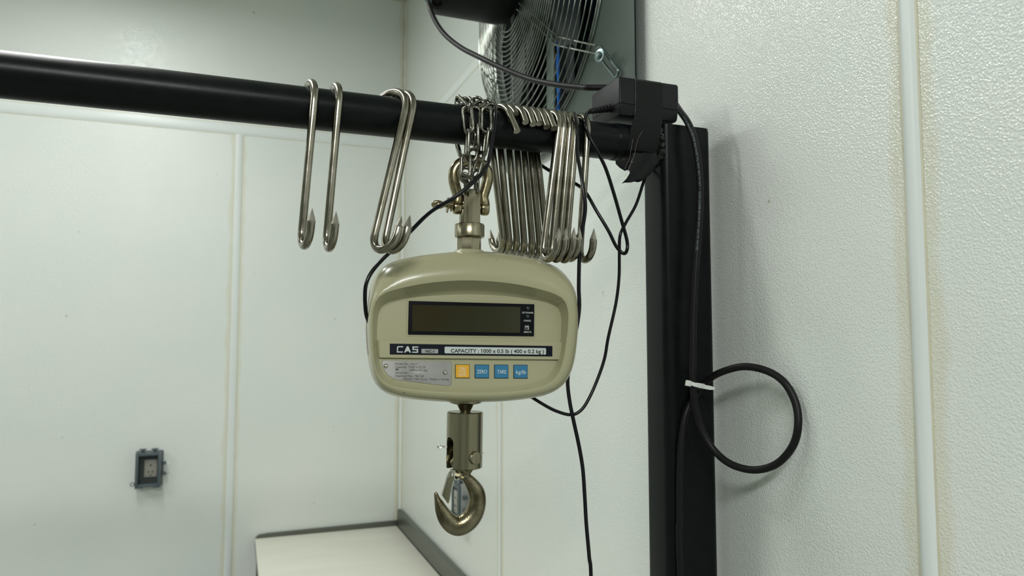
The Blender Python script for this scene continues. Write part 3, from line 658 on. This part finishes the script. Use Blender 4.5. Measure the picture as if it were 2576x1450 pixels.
for k in range(n+1):
    t = k/n; pl.append(bt0.lerp(bt1, t)); rl.append((.0075-.003*t)*(1.0 if k % 2 == 0 else .80))
tube(bm, pl, rl, 14); obj('strain_relief', bm, M['rubber'], ad)
dc = [bt1, P(1476, 287, .950), P(1472, 300, .936), P(1474, 318, .931), P(1483, 345, .929), P(1502, 380, .925), P(1524, 425, .925), P(1545, 490, .93), P(1562, 550, .935), P(1577, 605, .94), P(1577, 630, .94), P(1568, 638, .945), P(1550, 620, .95), P(1530, 580, .955), P(1500, 530, .965), P(1470, 480, .98), P(1437, 457, 1.00),
      P(1400, 440, 1.02), P(1340, 400, 1.022), P(1285, 340, 1.018), P(1256, 290, 1.012), P(1246, 268, 1.0), P(1243, 262, .975), P(1246, 280, .935), P(1244, 320, .925), P(1236, 370, .918), P(1226, 415, .914), P(1208, 442, .905), P(1150, 492, .905), P(1085, 532, .92), P(1040, 575, .935), P(1000, 618, .95), P(965, 650, .955), P(937, 682, .952), P(922, 712, .95), P(918, 745, .952), P(921, 790, .958), P(930, 815, .965)]
bm = NB(); tube(bm, smoothpath(dc, 6), .0027, 10); obj('cord', bm, M['vinyl'], ad)
# tape
tp = thing('electrical_tape', 'strip of black tape binding the power adapter to the pipe with a torn loose end', 'tape', (.6, .95, PZ))
xa, xb = P(1598, 240, AY).x, P(1666, 250, AY).x
prof = [(ay1+.0006, az0+.01), (ay1+.0006, az1-.004), (ay1-.002, az1+.0006), (AY+.003, az1+.0006), (AY-.0006, az1-.003), (AY-.0007, zm), (AY-.0004, az0+.004), (AY-.0004, az0-.004), (AY+.0002, 2.028), (AY+.0008, 2.020), (.9415, 2.010), (.9428, 2.0), (.9455, 1.991), (.953, 1.9825), (.963, 1.9785), (.972, 1.9775)]
sh_ = [0, 0, 0, 0, 0, 0, -.001, -.003, -.006, -.008, -.009, -.010, -.011, -.012, -.013, -.014]
def ribbon(bm, rows, th=.0007):
    # rows: list of (left, right) points
    n = len(rows); g = []
    for i, (a, b) in enumerate(rows):
        g.append([bm.verts.new(a.lerp(b, k/4)) for k in range(5)])
    for i in range(n-1):
        for k in range(4): bm.faces.new((g[i][k], g[i][k+1], g[i+1][k+1], g[i+1][k]))
    bmesh.ops.recalc_face_normals(bm, faces=bm.faces)
    bmesh.ops.solidify(bm, geom=list(bm.faces), thickness=th)
bm = NB(); rows = [(V((xa+s, y, z)), V((xb+s*.4, y, z))) for (y, z), s in zip(prof, sh_)]
ribbon(bm, rows); obj('tape_band', bm, M['tape'], tp)
# lower wraps round the pipe, slightly skewed
for x0, x1, k_, sk in ((.563, .600, 1.0, -.006), (.580, .6035, 1.8, .008)):
    bm = NB(); rows = []
    for q in range(25):
        a = R_(-70+q*300/24+90); y = PY-math.cos(a-R_(90))*(PR+.0008*k_); z = PZ+math.sin(a-R_(90))*(PR+.0008*k_); d = sk*math.sin(a)
        rows.append((V((x0+d, y, z)), V((x1+d*.3, y, z))))
    ribbon(bm, rows); obj('tape_wrap', bm, M['tape'], tp)
# loose torn flap below the pipe
bm = NB(); rows = []
for (xl, yl, xr, yr, Y) in ((1590, 385, 1650, 385, .9412), (1586, 405, 1652, 405, .9405), (1582, 422, 1646, 424, .940), (1584, 436, 1636, 438, .939), (1574, 450, 1624, 448, .937), (1563, 461, 1612, 457, .936)):
    rows.append((P(xl, yl, Y), P(xr, yr, Y+.006)))
g = []
for i, (a, b) in enumerate(rows):
    g.append([bm.verts.new(a.lerp(b, k/6)+V((0, .0014*math.sin(k*1.7+i*1.1), .0008*math.sin(k*2.3+i)))) for k in range(7)])
for i in range(len(g)-1):
    for k in range(6): bm.faces.new((g[i][k], g[i][k+1], g[i+1][k+1], g[i+1][k]))
bmesh.ops.recalc_face_normals(bm, faces=bm.faces); bmesh.ops.solidify(bm, geom=list(bm.faces), thickness=.0006)
obj('loose_end', bm, M['tape'], tp, sharp=80)
bm = NB(); g = []
for i, (xl, yl, xr, yr) in enumerate(((1548, 404, 1600, 400), (1550, 414, 1602, 410), (1560, 423, 1600, 420), (1572, 429, 1592, 428))):
    a, b = P(xl, yl, .944), P(xr, yr, .943)
    g.append([bm.verts.new(a.lerp(b, k/5)+V((0, .0014*math.sin(k*1.9+i), .0010*math.sin(k*2.7+i*1.3)))) for k in range(6)])
for i in range(len(g)-1):
    for k in range(5): bm.faces.new((g[i][k], g[i][k+1], g[i+1][k+1], g[i+1][k]))
bmesh.ops.recalc_face_normals(bm, faces=bm.faces); bmesh.ops.solidify(bm, geom=list(bm.faces), thickness=.0006)
obj('crumpled_corner', bm, M['tape'], tp, sharp=80)
for pts in ([(1598, 192), (1599, 240), (1597, 290)], [(1617, 329), (1604, 352), (1594, 395), (1580, 425)], [(1592, 350), (1588, 375), (1583, 400), (1572, 425)], [(1590, 402), (1584, 420), (1576, 438), (1570, 445)], [(1583, 406), (1594, 409)]):
    Yf = AY-.0014 if pts[0][1] == 192 else .9395
    bm = NB(); rnd = random.Random(pts[0][0]); pq = smoothpath([P(x, y, Yf-.004*(y > 395)) for x, y in pts], 5)
    pq = [p+V((rnd.uniform(-.0003, .0003), 0, 0)) for p in pq]
    tube(bm, pq, [rnd.uniform(.00008, .0003) for _ in pq], 5); obj('frayed_edge', bm, M['fray'], tp)
# ------------------------------------------------------------------ cables
def cable(name, label, pts, r, mt='vinyl', flat=1., ref=None, cat='cable'):
    path = smoothpath(pts, 7); bm = NB(); tube(bm, path, r, 12, flat=flat, ref=ref); return tag(obj(name, bm, M[mt]), label, cat), path
cable('power_cable', 'thin black cable dropping from under the tape and curving up behind the scale\'s underside',
      [P(1650, 400, .985), P(1632, 430, .975), P(1620, 455, .965), P(1600, 515, .955), P(1575, 560, .948), P(1560, 592, .946), P(1558, 640, .948), P(1557, 700, .948), P(1549, 765, .948), P(1530, 850, .948), P(1520, 905, .948), P(1499, 965, .948), P(1475, 1015, .948), P(1455, 1038, .95), P(1432, 1044, .953), P(1395, 1033, .96), P(1360, 1014, .965), P(1335, 998, .97)], .0024)
cable('hanging_cable', 'flat black cable draped over the pipe by the rightmost hook, hanging out of frame',
      [P(1446, 420, 1.02), P(1444, 350, 1.008), P(1442, 310, .998), P(1443, 289, .975), P(1446, 287, .950), P(1448, 298, .930), P(1451, 320, .924), P(1452, 350, .921), P(1453, 390, .914), P(1462, 440, .905), P(1470, 490, .90), P(1472, 530, .90), P(1464, 585, .905), P(1458, 640, .908), P(1456, 720, .910), P(1457, 780, .912), P(1446, 850, .915), P(1434, 915, .925), P(1428, 960, .935), P(1433, 1010, .945), P(1443, 1060, .95), P(1456, 1120, .95), P(1466, 1180, .95), P(1471, 1250, .95), P(1475, 1320, .95), P(1482, 1400, .95), P(1487, 1480, .95), P(1486, 1900, .95), V((.46, 1.0, .03)), V((.40, 1.1, .006))], .0034, flat=.62, ref=(.4, -1, 0))
# ------------------------------------------------------------------ fan
FX, FYc, FZ, FR = .70, 1.62, 2.555, .345
fan = thing('wall_fan', 'dark grey-green wall exhaust fan with a chromed wire guard behind the pipe', 'fan', (FX, FYc, FZ))
Ya, Yb, Za, Zb = 1.171, 2.01, 2.165, 3.05
def sq(a, r):
    c, s = math.cos(a), math.sin(a); return c*r, s*r
bm = NB(); N_ = 96; oc, ic, ob, ib = [], [], [], []
for k in range(N_):
    a = 2*math.pi*k/N_; c, s = math.cos(a), math.sin(a)
    lim = []
    if c > 1e-6: lim.append((Yb-FYc)/c)
    if c < -1e-6: lim.append((Ya-FYc)/c)
    if s > 1e-6: lim.append((Zb-FZ)/s)
    if s < -1e-6: lim.append((Za-FZ)/s)
    if c > .05 and s < -.05: lim.append(.455/(abs(c)*.7071+abs(s)*.7071))
    d = min(lim)
    oc.append(bm.verts.new((FX, FYc+c*d, FZ+s*d))); ob.append(bm.verts.new((FX+.004, FYc+c*d, FZ+s*d)))
    ic.append(bm.verts.new((FX, FYc+c*(FR-.01), FZ+s*(FR-.01)))); ib.append(bm.verts.new((FX+.004, FYc+c*(FR-.01), FZ+s*(FR-.01))))
for k in range(N_):
    j = (k+1) % N_
    bm.faces.new((oc[k], oc[j], ic[j], ic[k])); bm.faces.new((ob[k], ib[k], ib[j], ob[j])); bm.faces.new((oc[k], ob[k], ob[j], oc[j])); bm.faces.new((ic[k], ic[j], ib[j], ib[k]))
obj('mounting_panel', bm, M['duct'], fan, sharp=30)
bm = NB(); tube(bm, [V((FX-.001, Ya+.001, Za)), V((FX-.001, Ya+.001, Zb))], .0014, 10); obj('panel_edge', bm, M['dark'], fan)
bm = NB(); lathe(bm, [(FR-.008, 0), (FR-.012, .010), (FR-.022, .016)], (FX-.006, FYc, FZ), (1, 0, 0), 72, cap=False); lathe(bm, [(FR-.008, 0), (FR+.006, .007)], (FX-.006, FYc, FZ), (1, 0, 0), 72, cap=False); obj('inlet_ring', bm, M['duct'], fan)
bm = NB(); lathe(bm, [(FR, 0), (FR, .002)], (FX+.013, FYc, FZ), (1, 0, 0), 72); obj('duct_opening', bm, M['dark'], fan)  # flat black disc painted as the dark inside of the duct
# shutter slats behind the blades; one painted paler for the light it reflects
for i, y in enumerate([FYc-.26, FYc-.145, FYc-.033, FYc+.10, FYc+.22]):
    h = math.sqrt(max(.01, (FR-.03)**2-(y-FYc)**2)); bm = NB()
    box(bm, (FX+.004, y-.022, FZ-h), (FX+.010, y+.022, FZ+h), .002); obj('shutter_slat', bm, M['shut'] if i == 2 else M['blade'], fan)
# blades
bm = NB(); lathe(bm, [(.05, 0), (.055, .01), (.055, .03), (.03, .036)], (FX-.035, FYc, FZ), (1, 0, 0), 32); obj('hub', bm, M['blade'], fan)
for k in range(4):
    a0 = R_(28+90*k); bm = NB(); g = []
    for i in range(9):
        r = .045+i*.0335; row = []
        wd = .34+.26*math.sin(math.pi*min(1, i/7))
        for j in range(7):
            a = a0+(j/6-.5)*wd*1.6; row.append(bm.verts.new((FX-.030+(j/6-.5)*.038*(1-.3*i/8), FYc+r*math.cos(a), FZ+r*math.sin(a))))
        g.append(row)
    for i in range(8):
        for j in range(6): bm.faces.new((g[i][j], g[i][j+1], g[i+1][j+1], g[i+1][j]))
    bmesh.ops.recalc_face_normals(bm, faces=bm.faces); bmesh.ops.solidify(bm, geom=list(bm.faces), thickness=.0015)
    obj('blade', bm, M['blade'], fan)
# blue film edge hanging inside
bm = NB(); yb_ = P(1404, 150, 1.5); yv = CAM.y+ray(1404, 150).y*(FX-.012-CAM.x)/ray(1404, 150).x
pts = [V((FX-.012, yv+.002*math.sin(k*1.3), FZ-.345+k*.02)) for k in range(34)]
pts = [p for p in pts if p.z-FZ < .31]
tube(bm, pts, [.0042+.0014*math.sin(k*2.1) for k in range(len(pts))], 6); obj('blue_film_edge', bm, M['bedge'], fan)
# guard
def gx(r):                 # x of the domed guard at radius r
    u = min(1, r/FR); return .612+.012*u**2+.072*max(0, (u-.78)/.22)**1.6
rads = []; r = .088
while r < FR+.001:
    rads.append(r); slope = (gx(min(r+.002, FR))-gx(r))/.002; r += .0118/math.sqrt(1+slope*slope)
rads.append(FR+.001)
for r in rads:
    bm = NB(); n = 72; xg = gx(r)
    tube(bm, [V((xg, FYc+r*math.cos(2*math.pi*k/n), FZ+r*math.sin(2*math.pi*k/n))) for k in range(n)], .0013, 6, closed=True); obj('guard_ring', bm, M['wire'], fan)
for dg in (-90, -57, -18, 20, 55, 90, 125, 150):
    a = R_(dg); bm = NB()
    pts = [V((gx(q)+.0022, FYc+q*math.cos(a), FZ+q*math.sin(a))) for q in [.07+i*(FR-.07)/20 for i in range(21)]]
    tube(bm, pts, .0017, 6); obj('guard_spoke', bm, M['wire'], fan)
# motor
bm = NB(); lathe(bm, [(.060, 0), (.078, .004), (.085, .014), (.0855, .17), (.080, .192), (.060, .205), (.030, .208)], (.408, FYc-.02, FZ+.002), (1, 0, 0), 48); mo = obj('motor', bm, M['motor'], fan, sharp=50)
e = P(1100, 4, FYc-.06); bm = NB(); lathe(bm, [(.020, -.012), (.020, .002), (.012, .003), (.010, -.004)], (e.x, e.y, e.z), (-.2, -.5, -.85), 24); obj('motor_boss', bm, M['motor'], mo)
gl = P(1077, -2, FYc-.10); bm = NB(); lathe(bm, [(.010, -.02), (.010, .002), (.008, .006), (.006, .007)], gl, (0, -.1, -1), 8); obj('cable_gland', bm, M['zinc'], mo, sharp=20)
# support arms of the motor and slotted bracket
xq = .655
for dy in (0, 20):
    bm = NB(); pts = [PX(1300, 4+dy, .640), PX(1345, 40+dy, .645), PX(1398-dy*.3, 86+dy, .650), PX(1410-dy*.4, 94+dy, .652), PX(1460, 106+dy*1.05, .672), PX(1500, 114+dy*1.05, .682)]
    tube(bm, smoothpath(pts, 4), .0019, 8); obj('support_rod', bm, M['wire'], fan)
bm = NB(); p1_, p2_ = PX(1508, 128, .676), PX(1549, 182, .692); d = (p2_-p1_); L_ = d.length; d.normalize(); sd_ = d.cross(V((1, 0, 0))).normalized()
loop = [p1_+d*(-.008*math.cos(R_(a))*1.0+0)+sd_*(.009*math.sin(R_(a))) for a in range(-80, 81, 20)]+[p2_+d*(.008*math.cos(R_(a)))-sd_*(.009*math.sin(R_(a))) for a in range(-80, 81, 20)]
tube(bm, loop, .0032, 8, closed=True, flat=.8); br = obj('slotted_bracket', bm, M['zinc'], fan)
bm = NB(); e = PX(1509, 140, .668); lathe(bm, [(.0135, 0), (.0135, .0015), (.008, .002), (.0075, .006), (.005, .008)], e, (-1, -.25, 0), 20); obj('bolt', bm, M['zinc'], br, sharp=30)
# ------------------------------------------------------------------ fan power cord with printed sheath
cp = [gl+V((0, -.001, -.004)), P(1082, 22, 1.5), P(1098, 58, 1.48), P(1122, 90, 1.45), P(1160, 120, 1.40), P(1206, 144, 1.34), P(1260, 170, 1.28), P(1330, 198, 1.21), P(1400, 213, 1.14), P(1460, 220, 1.085), P(1486, 221, 1.065), P(1560, 222, 1.048), P(1640, 232, 1.03), P(1690, 255, 1.0), P(1712, 282, .955), P(1730, 308, .925), P(1745, 345, .915), P(1756, 400, .913), P(1761, 460, .913), P(1761, 520, .913), P(1757, 590, .914), P(1750, 680, .915), P(1745, 780, .916), P(1743, 880, .916), P(1743, 960, .916), P(1748, 1020, .916), P(1764, 1080, .913), P(1795, 1132, .90), P(1838, 1168, .875), P(1895, 1183, .845), P(1950, 1170, .815), P(1990, 1130, .79), P(2007, 1080, .78), P(2003, 1020, .785), P(1975, 965, .80), P(1930, 934, .825), P(1870, 923, .855), P(1812, 938, .895), P(1775, 962, .926), P(1745, 1002, .9335), P(1724, 1045, .9345), P(1714, 1110, .9345), P(1710, 1200, .9345), P(1710, 1320, .9345), P(1712, 1460, .9345), V((.635, .925, .6)), V((.64, .92, .012)), V((.62, .86, .008))]
K2 = .0053
path = smoothpath(cp, 7); bm = NB()
rad = [K2]*len(path); tube(bm, path, rad, 16); pcord = tag(obj('rubber_cable', bm, M['rubber']), 'thick black rubber cord running from the fan behind the adapter and looped beside the post', 'cable')
# printed text along the sheath
def cordtext(txt, ystart, xoff, h, length):
    idx = [i for i, p in enumerate(path) if i > 7*13]
    best = min(idx, key=lambda i: abs((CAM-path[i]).length*0 + screen_y(path[i])-ystart) if i < 7*24 else 1e9)
    seg = path[best:best+7*14]; cum = [0]
    for a, b in zip(seg, seg[1:]): cum.append(cum[-1]+(b-a).length)
    cu = bpy.data.curves.new('lettering', 'FONT'); cu.body = txt; cu.size = 1; cu.resolution_u = 1
    to = bpy.data.objects.new('tmp_text', cu); C.objects.link(to); me = ev_mesh(to); bpy.data.objects.remove(to)
    bm = NB(); bm.from_mesh(me); bpy.data.meshes.remove(me); mxx = max(v.co.x for v in bm.verts); k = length/mxx
    bmesh.ops.subdivide_edges(bm, edges=[], cuts=1)
    for v in bm.verts:
        s = v.co.x*k; i = max(j for j in range(len(cum)-1) if cum[j] <= s+1e-9); t = (s-cum[i])/(cum[i+1]-cum[i]); p = seg[i].lerp(seg[i+1], min(1, t)); d = (seg[i+1]-seg[i]).normalized()
        vw = (CAM-p).normalized(); vw = (vw-d*vw.dot(d)).normalized(); sdv = vw.cross(d)      # to the right when reading downwards
        sdv = sdv if sdv.dot(RT) > 0 else -sdv
        off = -xoff + v.co.y/.729*h; a = off/K2; a = max(-1.3, min(1.3, a))
        v.co = p+(vw*math.cos(a)+sdv*math.sin(a))*(K2+.00012)
    obj('lettering', bm, M['print'], pcord, smooth=False)
def screen_y(p): d = p-CAM; return 725-F*d.dot(UP)/d.dot(FW)
cordtext('SJOOW 3C 14 AWG (2.08mm2) SJOOW E46194 BT (UL) 300V -40C TO 90C  --  (CSA) LL90458 SJOOW 300V -40C TO 90C FT2', 283, .0022, .0030, .245)
# zip tie
zt = thing('cable_tie', 'white nylon cable tie holding the looped cord beside the post', 'cable tie', P(1745, 968, .914))
bm = NB(); pts = smoothpath([P(1733, 963, .914), P(1750, 969, .910), P(1772, 974, .912), P(1798, 978, .908)], 4)
T0 = V((0, .05, 1)); rws = []
for i, p in enumerate(pts):
    h = .0030 if i < len(pts)-3 else (.0030, .0022, .0012)[i-len(pts)+3]; rws.append((p-T0*h, p+T0*h))
ribbon(bm, rws, .0012); obj('tail', bm, M['tie'], zt)
bm = NB(); e = P(1731.5, 965, .913); box(bm, (-.0036, -.003, -.0042), (.0036, .003, .0042), .0008, mtx=Matrix.Translation(e) @ Matrix.Rotation(R_(12), 4, 'Y')); obj('head', bm, M['tie'], zt)
bm = NB(); e0 = P(1752, 968, .92)
rws = []
for k in range(21):
    a = 2*math.pi*k/20; c_ = e0+V((.0135*math.cos(a), .0105*math.sin(a), -.0020*math.cos(a))); rws.append((c_-T0*.0024, c_+T0*.0024))
ribbon(bm, rws, .001); obj('loop', bm, M['tie'], zt)
# ------------------------------------------------------------------ weatherproof outlets
def outlet(label, o, right, nrm, k=1.0, deep=.012, bmt='obox'):
    right, nrm = V(right), V(nrm); up = V((0, 0, 1)); mt = Matrix((right, -nrm, up)).transposed()
    t = thing('weatherproof_outlet', label, 'outlet', o, mt, group='weatherproof outlets on the walls'); M4 = Matrix.Translation(V(o)) @ mt.to_4x4()
    w, h, d = .047*k, .068*k, .050*k
    bm = NB()
    for lo, hi in (((-w, -d, -h), (-w+.011, 0, h)), ((w-.012, -d, -h), (w, 0, h)), ((-w+.011, -d, h-.013), (w-.012, 0, h)), ((-w+.011, -d, -h), (w-.012, 0, -h+.010))): box(bm, lo, hi, .0015, mtx=M4)
    obj('frame', bm, M['obox'], t)
    bm = NB(); box(bm, (-w-.003, -deep, -h-.003), (w+.003, 0, h+.003), .003, mtx=M4); obj('back_box', bm, M[bmt], t)
    bm = NB(); box(bm, (-w+.011, -deep-.004, -h+.010), (w-.012, -deep, h-.013), mtx=M4); obj('inner_plate', bm, M['oin'], t)
    bm = NB(); box(bm, (-w+.030, -deep-.009, -.033), (w-.017, -deep-.003, .036), .001, mtx=M4); rc = obj('receptacle', bm, M['orec'], t)
    for x, z, sx, sz in ((.006, .014, .003, .003), (-.001, -.012, .0017, .004), (.013, -.012, .0017, .004), (.006, -.026, .0026, .0026)):
        bm = NB(); box(bm, (x-sx, -deep-.0098, z-sz), (x+sx, -deep-.0085, z+sz), mtx=M4); obj('slot', bm, M['ink'], rc, smooth=False)
    for x in (-.022, .022):
        bm = NB(); box(bm, (x-.006, -d+.008, h), (x+.006, -d+.02, h+.010), .001, mtx=M4); box(bm, (x-.013, -d+.002, h+.010), (x+.013, -d+.018, h+.0155), .002, mtx=M4); obj('hinge', bm, M['obox'], t)
    for z in (.022, -.020):
        bm = NB(); box(bm, (w, -.03, z-.004), (w+.010, -.018, z+.004), .001, mtx=M4); box(bm, (w+.009, -.033, z-.006), (w+.016, -.015, z+.006), .002, mtx=M4); obj('hinge_lug', bm, M['obox'], t)
    bm = NB(); box(bm, (w+.004, -.006, -.024), (w+.026, -.001, .020), .002, mtx=M4); obj('cover_edge', bm, M['strip'], t)
    bm = NB(); tube(bm, [M4 @ V((-w-.008+.007*math.cos(a), -d+.004, -h+.014+.007*math.sin(a))) for a in [2*math.pi*q/20 for q in range(20)]], .0018, 8, closed=True); obj('lock_tab', bm, M['obox'], t)
    for x in (-w+.014, w-.014):
        bm = NB(); box(bm, (x-.014, -d-.001, -h-.004), (x+.014, -d+.012, -h), .001, mtx=M4); obj('foot_tab', bm, M['obox'], t)
outlet('grey weatherproof outlet box with open cover low on the back wall, left of the table', P(376, 1178, WY), (1, 0, 0), (0, -1, 0), 1.0)
outlet('grey weatherproof outlet box on the right wall, glimpsed through the scale\'s hook', (WX, 2.30, 1.178), (0, -1, 0), (-1, 0, 0), .86, .034, 'silver')
# ------------------------------------------------------------------ work table in the far corner
tb = thing('work_table', 'stainless work table with a white cutting board top in the far corner', 'table', (.39, 2.6, 0))
bm = NB(); box(bm, (.095, 1.70, .84), (.718, 3.300, .853), .002); obj('table_top', bm, M['sstable'], tb)
bm = NB()
rt_ = [(-.0, .835), (0, .868), (.012, .8785), (.05, .882), (.6, .888), (.61, .888), (.61, .835)]
prism(bm, [V((.098+x, 3.300, z)) for x, z in rt_], (0, .013, 0)); obj('rear_splash', bm, M['sstable'], tb, sharp=20)
bm = NB(); prism(bm, [V((.716, 3.296, .853)), V((.716, 3.296, .940)), V((.7055, 3.296, .940)), V((.7005, 3.296, .934)), V((.7005, 3.296, .853))], (0, -1.596, 0)); obj('side_splash', bm, M['sstable'], tb, sharp=20)
for x in (.12, .68):
    for y in (1.76, 3.24):
        bm = NB(); tube(bm, [(x, y, 0), (x, y, .84)], .019, 16); obj('leg', bm, M['sstable'], tb)
bm = NB(); box(bm, (.096, 1.72, .853), (.6985, 3.298, .8665), .003); tag(obj('cutting_board', bm, M['poly']), 'large off-white cutting board covering the corner table', 'cutting board')
# caulk smear by the far seam
